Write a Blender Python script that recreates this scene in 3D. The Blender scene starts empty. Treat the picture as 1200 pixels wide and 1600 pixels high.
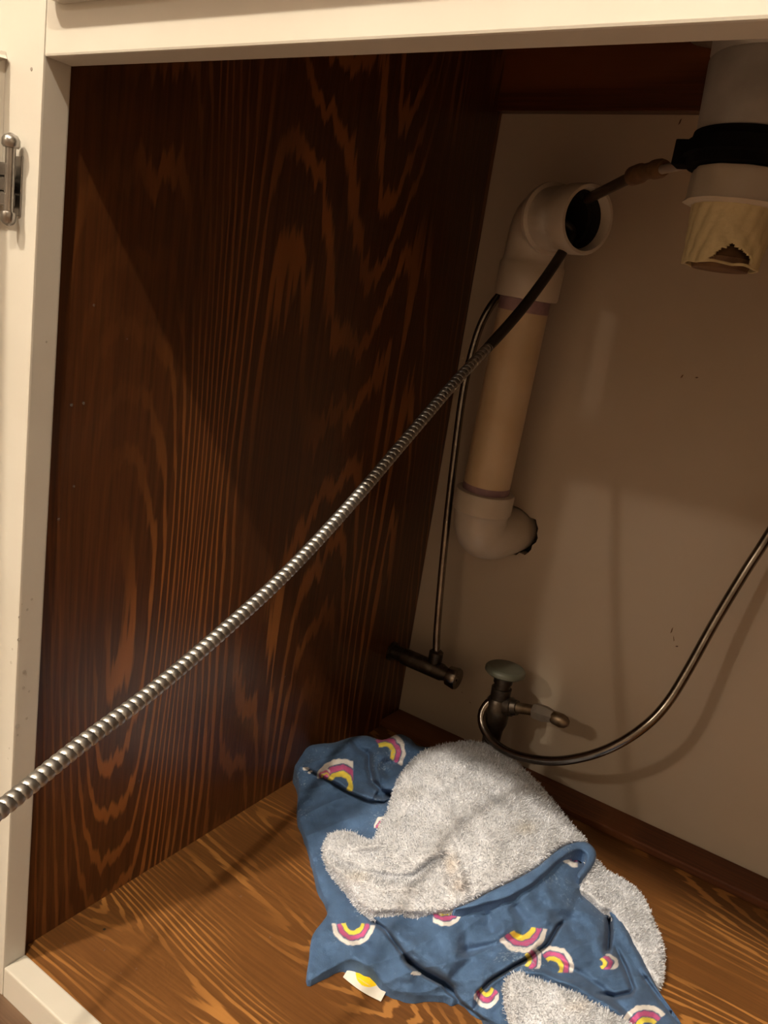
import bpy, bmesh, math, random
import numpy as np
from mathutils import Vector, Matrix
random.seed(7); rng = np.random.default_rng(7)
sc = bpy.context.scene
COL = sc.collection

# ------------------------------------------------------------------ camera
RC = np.array([[0.82216938, 0.54875259, 0.15135427],
               [0.25781608, -0.12191227, -0.95847184],
               [-0.50751196, 0.82704776, -0.24170978]])      # rows: image right, image down, forward
CP = np.array([0.40518035, -0.28386954, 0.46321442])
FPX = 1250.0
cam_d = bpy.data.cameras.new('camera'); cam = bpy.data.objects.new('camera', cam_d); COL.objects.link(cam)
r_, d_, f_ = RC
cam.matrix_world = Matrix(((r_[0], -d_[0], -f_[0], CP[0]), (r_[1], -d_[1], -f_[1], CP[1]),
                           (r_[2], -d_[2], -f_[2], CP[2]), (0, 0, 0, 1)))
cam_d.sensor_fit = 'VERTICAL'; cam_d.sensor_height = 24; cam_d.lens = FPX / 1600 * 24
cam_d.clip_start = 0.01; cam_d.clip_end = 50
sc.camera = cam

# ------------------------------------------------------------------ light
w = bpy.data.worlds.new('world'); sc.world = w; w.use_nodes = True
w.node_tree.nodes['Background'].inputs[0].default_value = (1.0, .80, .58, 1)
w.node_tree.nodes['Background'].inputs[1].default_value = 0.02
LIGHTS = [  # position, watts, radius, colour : three recessed kitchen ceiling lights
    ((.75, -1.25, 2.22), 92, .026, (1, .85, .66)),
    ((-.40, -1.3, 2.22), 160, .040, (1, .85, .66)),
    ((-1.0, -3.65, 2.22), 56, .07, (1, .84, .66)),
]
sc.view_settings.view_transform = 'Standard'; sc.view_settings.look = 'None'
sc.view_settings.gamma = 1; sc.view_settings.use_curve_mapping = False
sc.view_settings.exposure = 0.38

# ------------------------------------------------------------------ materials
def mat(name, base, rough=.5, metal=0, bump=None, var=None, coat=0, spec=.5, sheen=0):
    """base colour with optional noise variation var=(scale, colour2, lo, hi) and bump=(scale, strength)"""
    m = bpy.data.materials.new(name); m.use_nodes = True
    nt = m.node_tree; N = nt.nodes; L = nt.links; p = N['Principled BSDF']
    p.inputs['Base Color'].default_value = (*base, 1); p.inputs['Roughness'].default_value = rough
    p.inputs['Metallic'].default_value = metal; p.inputs['Coat Weight'].default_value = coat
    p.inputs['Specular IOR Level'].default_value = spec
    if sheen: p.inputs['Sheen Weight'].default_value = sheen
    tc = N.new('ShaderNodeTexCoord')
    if var:
        n = N.new('ShaderNodeTexNoise'); n.inputs['Scale'].default_value = var[0]; n.inputs['Detail'].default_value = 6
        L.new(tc.outputs['Object'], n.inputs['Vector'])
        r = N.new('ShaderNodeValToRGB'); r.color_ramp.elements[0].position = var[2]; r.color_ramp.elements[1].position = var[3]
        r.color_ramp.elements[0].color = (*base, 1); r.color_ramp.elements[1].color = (*var[1], 1)
        L.new(n.outputs['Fac'], r.inputs['Fac']); L.new(r.outputs['Color'], p.inputs['Base Color'])
    if bump:
        n = N.new('ShaderNodeTexNoise'); n.inputs['Scale'].default_value = bump[0]; n.inputs['Detail'].default_value = 4
        mp = N.new('ShaderNodeMapping'); mp.inputs['Scale'].default_value = bump[2] if len(bump) > 2 else (1, 1, 1)
        L.new(tc.outputs['Object'], mp.inputs['Vector']); L.new(mp.outputs['Vector'], n.inputs['Vector'])
        b = N.new('ShaderNodeBump'); b.inputs['Strength'].default_value = bump[1]; b.inputs['Distance'].default_value = .001
        L.new(n.outputs['Fac'], b.inputs['Height']); L.new(b.outputs['Normal'], p.inputs['Normal'])
    return m

def wood(name, grain, dark, mid, light, rings=15, low=(5.5, 1.3), rough=.33, thr=(.45, .72), off=(0, 0, 0), coat=.25, jagk=.02, wobk=.03, pmin=.22, jal=9, psc=(9, 3.2)):
    """rotary-cut plywood: contour lines of a stretched noise field. grain = axis index of the grain"""
    m = bpy.data.materials.new(name); m.use_nodes = True
    nt = m.node_tree; N = nt.nodes; L = nt.links; p = N['Principled BSDF']
    tc = N.new('ShaderNodeTexCoord')
    def noise(ac, al, detail, dist=0.0, o=(0, 0, 0)):
        mp = N.new('ShaderNodeMapping'); s = [ac] * 3; s[grain] = al
        mp.inputs['Scale'].default_value = s; mp.inputs['Location'].default_value = (off[0] + o[0], off[1] + o[1], off[2] + o[2])
        n = N.new('ShaderNodeTexNoise'); n.inputs['Scale'].default_value = 1; n.inputs['Detail'].default_value = detail
        n.inputs['Distortion'].default_value = dist
        L.new(tc.outputs['Object'], mp.inputs['Vector']); L.new(mp.outputs['Vector'], n.inputs['Vector'])
        return n.outputs['Fac']
    def math_(op, a, b=None, c=None):
        q = N.new('ShaderNodeMath'); q.operation = op
        for i, v in enumerate((a, b, c)):
            if v is None: continue
            if isinstance(v, (int, float)): q.inputs[i].default_value = v
            else: L.new(v, q.inputs[i])
        return q.outputs[0]
    F = noise(low[0], low[1], 1.5, .35)
    jag = noise(170, jal, 2, 0, (3, 1, 2))
    wob = noise(26, 4.5, 2, 0, (7, 3, 1))
    F = math_('MULTIPLY_ADD', jag, jagk, F)
    F = math_('MULTIPLY_ADD', wob, wobk, F)
    S = math_('FRACT', math_('MULTIPLY', F, rings))
    tri = math_('ABSOLUTE', math_('SUBTRACT', S, .5)); tri = math_('MULTIPLY', tri, 2)
    ramp = N.new('ShaderNodeValToRGB'); e = ramp.color_ramp.elements
    e[0].position = thr[0]; e[0].color = (0, 0, 0, 1); e[1].position = thr[1]; e[1].color = (1, 1, 1, 1)
    L.new(tri, ramp.inputs['Fac'])
    # where the light early wood shows strongly
    patch = noise(psc[0], psc[1], 2, .3, (1, 9, 4))
    pr = N.new('ShaderNodeMapRange'); pr.inputs[1].default_value = .40; pr.inputs[2].default_value = .60
    pr.inputs[3].default_value = pmin; pr.inputs[4].default_value = 1
    L.new(patch, pr.inputs[0])
    amt = math_('MULTIPLY', ramp.outputs['Color'], pr.outputs[0])
    fib = noise(420, 12, 3, 0, (2, 5, 8))
    mx = N.new('ShaderNodeMix'); mx.data_type = 'RGBA'
    mx.inputs[6].default_value = (*dark, 1); mx.inputs[7].default_value = (*mid, 1)
    fr = N.new('ShaderNodeMapRange'); fr.inputs[1].default_value = .35; fr.inputs[2].default_value = .68
    L.new(fib, fr.inputs[0]); L.new(fr.outputs[0], mx.inputs[0])
    mx2 = N.new('ShaderNodeMix'); mx2.data_type = 'RGBA'; L.new(amt, mx2.inputs[0])
    L.new(mx.outputs[2], mx2.inputs[6]); mx2.inputs[7].default_value = (*light, 1)
    L.new(mx2.outputs[2], p.inputs['Base Color'])
    p.inputs['Roughness'].default_value = rough; p.inputs['Coat Weight'].default_value = coat; p.inputs['Coat Roughness'].default_value = .22
    p.inputs['Specular IOR Level'].default_value = .35
    b = N.new('ShaderNodeBump'); b.inputs['Strength'].default_value = .25; b.inputs['Distance'].default_value = .0006
    L.new(math_('ADD', fib, amt), b.inputs['Height']); L.new(b.outputs['Normal'], p.inputs['Normal'])
    return m

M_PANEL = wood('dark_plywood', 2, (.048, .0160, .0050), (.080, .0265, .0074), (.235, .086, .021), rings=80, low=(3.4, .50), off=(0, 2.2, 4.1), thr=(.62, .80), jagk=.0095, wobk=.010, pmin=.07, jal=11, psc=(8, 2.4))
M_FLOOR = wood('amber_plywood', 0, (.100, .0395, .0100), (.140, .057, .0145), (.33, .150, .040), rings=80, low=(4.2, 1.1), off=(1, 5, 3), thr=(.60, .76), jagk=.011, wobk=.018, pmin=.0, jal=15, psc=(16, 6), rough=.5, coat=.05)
M_HEAD = wood('header_plywood', 0, (.060, .0155, .004), (.10, .026, .006), (.17, .05, .011), rings=8, off=(3, 1, 2))
M_CLEAT = wood('cleat_wood', 0, (.075, .022, .007), (.12, .038, .011), (.16, .055, .016), rings=8, off=(6, 1, 2), coat=0, rough=.6)
M_PAINT = mat('cream_paint', (.54, .52, .47), .42, bump=(14, .35, (1, 1, .06)), var=(9, (.49, .465, .41), .45, .75))
M_PAINTH = mat('cream_paint_rail', (.54, .52, .47), .42, bump=(14, .35, (.06, 1, 1)), var=(9, (.49, .465, .41), .45, .75))
M_WALL = mat('beige_wall_paint', (.45, .375, .29), .75, bump=(60, .12), var=(5, (.42, .335, .245), .42, .7))
M_ROOM = mat('kitchen_wall_paint', (.46, .40, .33), .7, var=(3, (.43, .37, .30), .4, .7))
M_CEIL = mat('ceiling_paint', (.60, .57, .52), .8, bump=(80, .3))
M_KFLOOR = wood('kitchen_floor_boards', 0, (.13, .080, .052), (.20, .13, .085), (.26, .18, .12), rings=10, rough=.4)
M_PVC = mat('white_pvc', (.50, .44, .365), .33, var=(30, (.44, .37, .28), .45, .75), spec=.5)
M_PVCY = mat('yellowed_pvc', (.47, .345, .205), .36, var=(14, (.56, .43, .29), .40, .7))
M_PRIMER = mat('purple_primer', (.20, .12, .14), .5, var=(60, (.34, .22, .22), .4, .7))
M_BORE = mat('bore_black', (.006, .005, .004), .8, var=(40, (.012, .010, .008), .4, .7))
M_CHROME = mat('tarnished_chrome', (.25, .22, .19), .22, 1, var=(70, (.15, .13, .11), .45, .75))
M_BRASS = mat('dull_brass', (.13, .085, .045), .42, .85, var=(90, (.30, .23, .16), .4, .7))
M_GREYNUT = mat('grey_compression_nut', (.24, .21, .18), .5, .3, var=(90, (.18, .15, .12), .4, .7))
M_VALVE = mat('tarnished_valve_body', (.055, .042, .031), .38, .8, var=(110, (.12, .10, .08), .50, .8))
M_HANDLE = mat('green_grey_handle', (.105, .115, .085), .45, .1, var=(40, (.14, .14, .11), .4, .7))
M_SNAKE = mat('galvanised_steel', (.40, .395, .385), .40, 1, var=(120, (.27, .26, .25), .45, .8))
M_SLEEVE = mat('greasy_black_cable', (.018, .014, .010), .42, .2, var=(90, (.035, .028, .02), .4, .8))
M_HINGE = mat('worn_steel_hinge', (.34, .32, .30), .30, 1, var=(60, (.20, .18, .17), .45, .75))
M_DRAIN = mat('grey_drain_metal', (.46, .44, .42), .38, .2, var=(20, (.25, .23, .21), .4, .7))
M_BLACK = mat('black_rubber', (.003, .003, .003), 1.0, spec=.08, var=(50, (.007, .007, .007), .4, .7))
M_HOSE = mat('brown_black_hose', (.05, .033, .02), .5, var=(80, (.075, .05, .03), .4, .7))
M_CLEAR = mat('milky_plastic_tube', (.35, .30, .25), .3, var=(60, (.28, .23, .19), .4, .7))
M_CRUST = mat('crusty_tailpiece', (.56, .47, .27), .6, bump=(120, .9), var=(34, (.30, .20, .09), .52, .74))
M_RUST = mat('brown_residue', (.16, .085, .03), .7, bump=(140, .8), var=(50, (.07, .03, .012), .4, .65))
M_COUNTER = mat('countertop_laminate', (.35, .31, .26), .35, var=(120, (.25, .21, .17), .4, .6))
M_STEEL = mat('sink_steel', (.45, .43, .41), .35, 1, bump=(200, .1))
M_DARK = mat('hole_shade', (.012, .009, .007), .9, var=(30, (.02, .015, .01), .4, .7))  # shade inside holes, put into a near-black colour
M_WATER = bpy.data.materials.new('water_drop'); M_WATER.use_nodes = True
_p = M_WATER.node_tree.nodes['Principled BSDF']; _p.inputs['Base Color'].default_value = (.95, .93, .9, 1)
_p.inputs['Roughness'].default_value = .03; _p.inputs['Transmission Weight'].default_value = .9; _p.inputs['IOR'].default_value = 1.33

def attr_mat(name, rough, lint=None, bump=(900, .5), sheen=.3):
    m = bpy.data.materials.new(name); m.use_nodes = True
    nt = m.node_tree; N = nt.nodes; L = nt.links; p = N['Principled BSDF']
    a = N.new('ShaderNodeAttribute'); a.attribute_name = 'dye'
    tc = N.new('ShaderNodeTexCoord'); out = a.outputs['Color']
    n0 = N.new('ShaderNodeTexNoise'); n0.inputs['Scale'].default_value = 60; n0.inputs['Detail'].default_value = 5
    L.new(tc.outputs['Object'], n0.inputs['Vector'])
    mr = N.new('ShaderNodeMapRange'); mr.inputs[1].default_value = .3; mr.inputs[2].default_value = .7; mr.inputs[3].default_value = .84; mr.inputs[4].default_value = 1.12
    L.new(n0.outputs['Fac'], mr.inputs[0])
    mm = N.new('ShaderNodeVectorMath'); mm.operation = 'SCALE'; L.new(out, mm.inputs[0]); L.new(mr.outputs[0], mm.inputs['Scale']); out = mm.outputs[0]
    if lint:   # scattered pale fibres
        n = N.new('ShaderNodeTexNoise'); n.inputs['Scale'].default_value = 420; n.inputs['Detail'].default_value = 2
        L.new(tc.outputs['Object'], n.inputs['Vector'])
        n2 = N.new('ShaderNodeTexNoise'); n2.inputs['Scale'].default_value = 22; n2.inputs['Detail'].default_value = 2
        L.new(tc.outputs['Object'], n2.inputs['Vector'])
        ad = N.new('ShaderNodeMath'); ad.operation = 'MULTIPLY'; L.new(n.outputs['Fac'], ad.inputs[0]); L.new(n2.outputs['Fac'], ad.inputs[1])
        r = N.new('ShaderNodeMapRange'); r.inputs[1].default_value = .36; r.inputs[2].default_value = .46; r.inputs[4].default_value = .55
        L.new(ad.outputs[0], r.inputs[0])
        mx = N.new('ShaderNodeMix'); mx.data_type = 'RGBA'; L.new(r.outputs[0], mx.inputs[0]); L.new(out, mx.inputs[6])
        mx.inputs[7].default_value = (*lint, 1); out = mx.outputs[2]
    L.new(out, p.inputs['Base Color']); p.inputs['Roughness'].default_value = rough
    p.inputs['Sheen Weight'].default_value = sheen; p.inputs['Specular IOR Level'].default_value = .15
    n = N.new('ShaderNodeTexNoise'); n.inputs['Scale'].default_value = bump[0]; n.inputs['Detail'].default_value = 3
    L.new(tc.outputs['Object'], n.inputs['Vector'])
    b = N.new('ShaderNodeBump'); b.inputs['Strength'].default_value = bump[1]; b.inputs['Distance'].default_value = .0008
    L.new(n.outputs['Fac'], b.inputs['Height']); L.new(b.outputs['Normal'], p.inputs['Normal'])
    return m
M_BLUE = attr_mat('blue_printed_cotton', .85, lint=(.26, .35, .46), sheen=.05)
M_TERRY = attr_mat('grey_terry_cloth', .95, bump=(700, 1.0))
M_TAG = attr_mat('printed_satin_label', .5, bump=(300, .1), sheen=0)

# ------------------------------------------------------------------ object helpers
def link(name, me, m, parent=None):
    o = bpy.data.objects.new(name, me); COL.objects.link(o)
    if m is not None and not me.materials: me.materials.append(m)
    if parent is not None: o.parent = parent; o.matrix_parent_inverse = parent.matrix_world.inverted()
    return o
def tag(o, label=None, cat=None, group=None, kind=None):
    if label: o['label'] = label
    if cat: o['category'] = cat
    if group: o['group'] = group
    if kind: o['kind'] = kind
    return o
def thing(name, loc, label, cat, group=None):
    o = bpy.data.objects.new(name, None); COL.objects.link(o); o.location = loc; o.empty_display_size = .02
    o.matrix_world = Matrix.Translation(loc)
    return tag(o, label, cat, group)
def pydata(name, v, f, m, parent=None, smooth=False):
    me = bpy.data.meshes.new(name); me.from_pydata([tuple(map(float, a)) for a in v], [], f); me.update()
    if smooth: me.polygons.foreach_set('use_smooth', [True] * len(me.polygons))
    return link(name, me, m, parent)
def box(name, lo, hi, m, parent=None, bevel=.0012, seg=2):
    bm = bmesh.new(); bmesh.ops.create_cube(bm, size=1)
    for v in bm.verts:
        v.co = Vector([(lo[i] + hi[i]) / 2 + v.co[i] * (hi[i] - lo[i]) for i in range(3)])
    if bevel: bmesh.ops.bevel(bm, geom=bm.edges[:], offset=bevel, segments=seg, profile=.6, affect='EDGES')
    me = bpy.data.meshes.new(name); bm.to_mesh(me); bm.free()
    return link(name, me, m, parent)
def ray(px, py): return RC.T @ np.array([(px - 600) / FPX, (py - 800) / FPX, 1.0])
def at(px, py, Y): d = ray(px, py); return CP + d * (Y - CP[1]) / d[1]      # point seen there at depth Y
def atx(px, py, X): d = ray(px, py); return CP + d * (X - CP[0]) / d[0]
def atd(px, py, dist): return CP + ray(px, py) * dist
def spline(pts, n=12):
    P = [np.array(p, float) for p in pts]; P = [2 * P[0] - P[1]] + P + [2 * P[-1] - P[-2]]; out = []
    for i in range(1, len(P) - 2):
        for k in range(n):
            t = k / n; a, b, c, d = P[i - 1:i + 3]
            out.append(.5 * (2 * b + (c - a) * t + (2 * a - 5 * b + 4 * c - d) * t * t + (3 * b - a - 3 * c + d) * t ** 3))
    out.append(P[-2]); return np.array(out)
class Path:
    def __init__(s, pts):
        s.p = np.array(pts, float); sg = np.linalg.norm(np.diff(s.p, axis=0), axis=1)
        s.s = np.concatenate([[0], np.cumsum(sg)]); s.L = s.s[-1]
        T = np.gradient(s.p, axis=0); T /= np.linalg.norm(T, axis=1)[:, None]; s.T = T
        u = np.cross(T[0], [0.13, .21, .97]); u /= np.linalg.norm(u); U = [u]
        for i in range(1, len(T)):
            u = U[-1] - T[i] * (U[-1] @ T[i]); U.append(u / np.linalg.norm(u))
        s.U = np.array(U)
    def frame(s, d):
        d = float(d); q = [np.interp(d, s.s, a[:, k]) for a in (s.p, s.T, s.U) for k in range(3)]
        p, T, U = map(np.array, (q[:3], q[3:6], q[6:]))
        if d < 0: p = s.p[0] + s.T[0] * d
        if d > s.L: p = s.p[-1] + s.T[-1] * (d - s.L)
        T /= np.linalg.norm(T); U -= T * (U @ T); U /= np.linalg.norm(U)
        return p, T, U, np.cross(T, U)
def sweep(name, path, st, m, parent=None, seg=32, rfun=None, cap=True, close=False):
    """st: stations (distance along the path, radius); they may run back to make a hollow end"""
    v = []; f = []; n = len(st); th = np.arange(seg) * 2 * math.pi / seg
    for (d, r) in st:
        p, T, U, V = path.frame(d)
        rr = r * (rfun(d, th) if rfun else np.ones(seg))
        ring = p + rr[:, None] * (np.cos(th)[:, None] * U + np.sin(th)[:, None] * V)
        v.extend(ring.tolist())
    for i in range(n - 1):
        for k in range(seg):
            a = i * seg + k; b = i * seg + (k + 1) % seg; f.append((a, b, b + seg, a + seg))
    if cap: f.append(tuple(range(seg))[::-1]); f.append(tuple((n - 1) * seg + k for k in range(seg)))
    me = bpy.data.meshes.new(name); me.from_pydata(v, [], f); me.update()
    sm = [True] * len(me.polygons)
    if cap: sm[-1] = sm[-2] = False
    me.polygons.foreach_set('use_smooth', sm)
    bm = bmesh.new(); bm.from_mesh(me); bmesh.ops.recalc_face_normals(bm, faces=bm.faces)
    for e in bm.edges:
        if len(e.link_faces) == 2 and e.calc_face_angle(0) > math.radians(38): e.smooth = False
    bm.to_mesh(me); bm.free()
    return link(name, me, m, parent)
def line(a, b, n=6): a = np.array(a, float); b = np.array(b, float); return Path([a + (b - a) * k / n for k in range(n + 1)])
def lathe(name, a, b, prof, m, parent=None, seg=32, rfun=None):
    """profile (fraction along a->b, radius)"""
    P = line(a, b); return sweep(name, P, [(t * P.L, r) for t, r in prof], m, parent, seg, rfun)
def hexfun(d, th): return 1 / np.cos((th % (math.pi / 3)) - math.pi / 6) * .93

# ------------------------------------------------------------------ the room
H = .56; D = .495; PX = -.008; W = .80; ZT = .757; KF = -.132
KX0, KX1, KY0, KZ = -2.4, 3.0, -4.6, 2.30
def struct(o): o['kind'] = 'structure'; return o
struct(box('floor', (KX0, KY0, KF - .03), (KX1, .02, KF), M_KFLOOR, bevel=0))
struct(box('ceiling', (KX0, KY0, KZ), (KX1, D + .1, KZ + .03), M_CEIL, bevel=0))
struct(box('wall_left', (KX0 - .03, KY0, KF), (KX0, D + .1, KZ), M_ROOM, bevel=0))
struct(box('wall_right', (KX1, KY0, KF), (KX1 + .03, D + .1, KZ), M_ROOM, bevel=0))
struct(box('wall_front', (KX0, KY0 - .03, KF), (KX1, KY0, KZ), M_ROOM, bevel=0))

# back wall with a ragged hole where the drain elbow goes through
oc = at(797, 828, D)                        # centre of the outlet on the wall
def back_wall():
    bm = bmesh.new()
    def loop(pts):
        vs = [bm.verts.new(p) for p in pts]
        return [bm.edges.new((vs[i], vs[(i + 1) % len(vs)])) for i in range(len(vs))], vs
    e1, _ = loop([(KX0, D, KF), (KX1, D, KF), (KX1, D, KZ), (KX0, D, KZ)])
    hole = []
    for k in range(40):
        a = k / 40 * 2 * math.pi; r = .0268 + .0008 * math.sin(3 * a) + rng.uniform(-.0009, .0012)
        if -.9 < a - 2 * math.pi * (a > math.pi) < .7: r += .0032 + rng.uniform(-.0012, .0022)
        hole.append((oc[0] + r * math.cos(a), D, oc[2] + r * math.sin(a)))
    e2, vs = loop(hole)
    bmesh.ops.triangle_fill(bm, edges=e1 + e2, use_beauty=True)
    ret = bmesh.ops.extrude_edge_only(bm, edges=e2)
    for v in [g for g in ret['geom'] if isinstance(g, bmesh.types.BMVert)]: v.co.y += .013
    me = bpy.data.meshes.new('wall_back'); bm.to_mesh(me); bm.free()
    return struct(link('wall_back', me, M_WALL))
wb = back_wall()
box('hole_shade', (oc[0] - .06, D + .0135, oc[2] - .06), (oc[0] + .06, D + .12, oc[2] + .06), M_DARK, wb, bevel=0)  # solid block behind the hole, its dark colour painting the shade inside
# small scuffs in the wall paint
for (px, py, l, a) in [(1050, 985, .007, 1.45), (1053, 998, .006, 1.9), (1058, 1010, .003, .5), (1066, 588, .004, 1.1), (1089, 590, .003, .3), (1063, 190, .006, 1.3), (735, 1098, .002, 0), (722, 1082, .0015, 0)]:
    c = at(px, py, D - .0003); dx, dz = math.cos(a) * l / 2, math.sin(a) * l / 2; wdt = .0005
    pydata('scuff', [(c[0] - dx - wdt, c[1], c[2] - dz), (c[0] - dx * .3 + wdt, c[1], c[2] - dz * .3 - wdt), (c[0] + dx, c[1], c[2] + dz), (c[0] + dx * .2 - wdt * 1.5, c[1], c[2] + dz * .3 + wdt)],
           [(0, 1, 2, 3)], M_RUST, wb)

# ceiling lights (the lamp's own light lives here)
for i, ((x, y, z), watts, rad, colr) in enumerate(LIGHTS):
    names = ['round ceiling light on the right above the sink cabinet', 'round ceiling light on the left above the sink cabinet', 'round ceiling light at the far end of the kitchen']
    t = thing('ceiling_light', (x, y, KZ), names[i], 'light')
    P = line((x, y, KZ), (x, y, KZ - .02))
    sweep('trim_ring', P, [(0, .08), (.02, .076), (.02, .062), (0.004, .058)], M_CEIL, t, cap=False)
    em = bpy.data.materials.new('lamp_glow'); em.use_nodes = True
    em.node_tree.nodes['Principled BSDF'].inputs['Emission Color'].default_value = (*colr, 1)
    em.node_tree.nodes['Principled BSDF'].inputs['Emission Strength'].default_value = 4
    sweep('diffuser', P, [(0.001, .058), (.005, .055)], em, t)
    ld = bpy.data.lights.new('lamp', 'POINT'); ld.energy = watts; ld.shadow_soft_size = rad; ld.color = colr
    lo = bpy.data.objects.new('lamp', ld); COL.objects.link(lo); lo.location = (x, y, z)

# ------------------------------------------------------------------ sink cabinet
cab = thing('sink_cabinet', (W / 2, 0, KF), 'cream painted sink base cabinet with dark plywood interior, door open', 'cabinet')
YF = -.0164
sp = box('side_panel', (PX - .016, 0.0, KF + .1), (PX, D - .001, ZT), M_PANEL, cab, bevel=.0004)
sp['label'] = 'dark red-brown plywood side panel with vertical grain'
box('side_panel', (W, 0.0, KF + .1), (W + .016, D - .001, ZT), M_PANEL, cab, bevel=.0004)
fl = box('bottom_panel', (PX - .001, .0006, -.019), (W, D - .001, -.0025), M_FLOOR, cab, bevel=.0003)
fl['label'] = 'amber varnished plywood cabinet bottom'
hd = box('header_strip', (PX, D - .013, .670), (W, D - .001, ZT), M_HEAD, cab, bevel=.0005)
hd['label'] = 'dark wood strip along the top of the back'
cl = box('back_cleat', (PX, D - .040, -.0024), (W, D - .001, .0065), M_CLEAT, cab, bevel=.002)
cl['label'] = 'low dark wood strip along the foot of the back wall'
# face frame
st_ = box('stile', (-.046, YF, -.0235), (0, 0, ZT), M_PAINT, cab)
# nail dimple in the stile
c = at(49, 108, YF - .0001)
lathe('nail_head', c + np.array([0, .0002, 0]), c + np.array([0, -.0001, 0]), [(0, .0011), (1, .0009)], mat('nail_grey', (.25, .22, .19), .5, var=(50, (.2, .17, .14), .4, .6)), st_, 10)
box('stile', (W - .012, YF, -.0235), (W + .034, 0, ZT), M_PAINT, cab)
box('rail', (0.0003, YF + .0002, H), (W - .0123, -.0002, .612), M_PAINTH, cab)
box('rail', (0.0003, YF + .0002, .722), (W - .0123, -.0002, ZT), M_PAINTH, cab)
box('bottom_rail', (0.0003, YF + .0002, -.0235), (W - .0123, -.0002, 0), M_PAINTH, cab)
box('toe_kick', (-.046, -.010, KF), (W + .034, .004, -.0237), M_KFLOOR, cab)
# lipped false drawer front with rounded edges
def lipped(name, x0, x1, z0, z1, thick, r=.006):
    bm = bmesh.new(); bmesh.ops.create_cube(bm, size=1)
    y0, y1 = YF - thick, YF - .0001
    for v in bm.verts: v.co = Vector(((x0 + x1) / 2 + v.co.x * (x1 - x0), (y0 + y1) / 2 + v.co.y * (y1 - y0), (z0 + z1) / 2 + v.co.z * (z1 - z0)))
    ed = [e for e in bm.edges if abs(e.verts[0].co.x - e.verts[1].co.x) < 1e-6 and abs(e.verts[0].co.z - e.verts[1].co.z) < 1e-6]
    bmesh.ops.bevel(bm, geom=ed, offset=.008, segments=4, profile=.5, affect='EDGES')
    ed = [e for e in bm.edges if all(abs(v.co.y - y0) < 1e-6 for v in e.verts)]
    bmesh.ops.bevel(bm, geom=ed, offset=r, segments=4, profile=.5, affect='EDGES')
    me = bpy.data.meshes.new(name); bm.to_mesh(me); bm.free()
    return link(name, me, M_PAINTH, cab)
dfc = at(50, 4, YF - .011) + np.array([0, 0, .0028])
lipped('drawer_front', dfc[0], W - .003, dfc[2], .735, .0115)

# open door, hinged on the left stile, folded back
HX, HY = -.0335, YF - .006
DA = math.radians(104)
def door():
    t = .019; Lw = .405
    u = np.array([math.cos(-DA), math.sin(-DA), 0]); n = np.array([-u[1], u[0], 0]); n = -n
    o = np.array([-.0335, YF - .004, 0])
    bm = bmesh.new(); bmesh.ops.create_cube(bm, size=1)
    for v in bm.verts:
        a, b, c = v.co + Vector((.5, .5, .5))
        q = o + u * (a * Lw) + n * (b * t); v.co = Vector((q[0], q[1], -.004 + c * .563))
    bmesh.ops.bevel(bm, geom=bm.edges[:], offset=.004, segments=3, profile=.5, affect='EDGES')
    me = bpy.data.meshes.new('cabinet_door'); bm.to_mesh(me); bm.free()
    return link('cabinet_door', me, M_PAINT, cab)
dr = door()
# semi-wrap hinge: leaf on the stile, knuckle with round finial tips
hg0 = at(16, 205, YF - .010); hg1 = at(8, 352, YF - .010)
zt, zb = hg0[2], hg1[2]; xk = at(15, 280, YF - .0065)[0]
hinge = lathe('hinge', (xk, YF - .0065, zb), (xk, YF - .0065, zt),
      [(0, .0006), (.02, .0026), (.05, .0036), (.13, .0040), (.155, .0036), (.16, .0026), (.84, .0026), (.845, .0038), (.87, .0046), (.93, .0046), (.975, .0034), (1, .0006)],
      M_HINGE, cab, 20)
hinge['label'] = 'worn steel wrap hinge with rounded finial tips'
xl = at(-14, 280, YF - .006)[0]; x20 = at(13, 280, YF - .008)[0]
box('hinge_leaf', (xk - .004, YF - .0012, zb + .006), (xk + .0016, YF - .0001, zt - .010), M_HINGE, hinge, .0005)
for k in range(3):
    a_ = zb + .010 + (zt - zb - .024) * k / 3; b2 = zb + .010 + (zt - zb - .024) * (k + 1) / 3 - .0006
    box('hinge_knuckle', (xl, YF - .0092 + .0006 * (k % 2), a_), (x20 - .0008 * (k == 1), YF - .0035, b2), M_HINGE, hinge, .0011)

# neighbouring cabinets and the worktop above
nb = thing('base_cabinet', (-.35, 0, KF), 'cream base cabinet left of the sink cabinet', 'cabinet')
box('body', (-.66, YF, -.0235), (-.0466, D - .001, ZT), M_PAINT, nb, .001)
box('toe_kick', (-.66, .055, KF), (-.0466, .07, -.024), M_KFLOOR, nb)
box('drawer_front', (-.62, YF - .0105, dfc[2]), (-.062, YF - .0003, .735), M_PAINTH, nb, .005, 3)
nb2 = thing('base_cabinet', (1.1, 0, KF), 'cream base cabinet right of the sink cabinet', 'cabinet')
box('body', (W + .0346, YF, -.0235), (W + .65, D - .001, ZT), M_PAINT, nb2, .001)
box('toe_kick', (W + .0346, .055, KF), (W + .65, .07, -.024), M_KFLOOR, nb2)
ct = thing('countertop', (.4, .2, ZT), 'laminate kitchen countertop over the sink cabinet', 'countertop')
for lo, hi in [((-.66, -.035, ZT + .0003), (.16, D - .001, ZT + .035)), ((.68, -.035, ZT + .0003), (W + .65, D - .001, ZT + .035)),
               ((.16, -.035, ZT + .0003), (.68, .07, ZT + .035)), ((.16, .39, ZT + .0003), (.68, D - .001, ZT + .035)), ((.16, .07, ZT + .0003), (.21, .39, ZT + .035)), ((.63, .07, ZT + .0003), (.68, .39, ZT + .035))]:
    box('slab', lo, hi, M_COUNTER, ct, .002)

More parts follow.
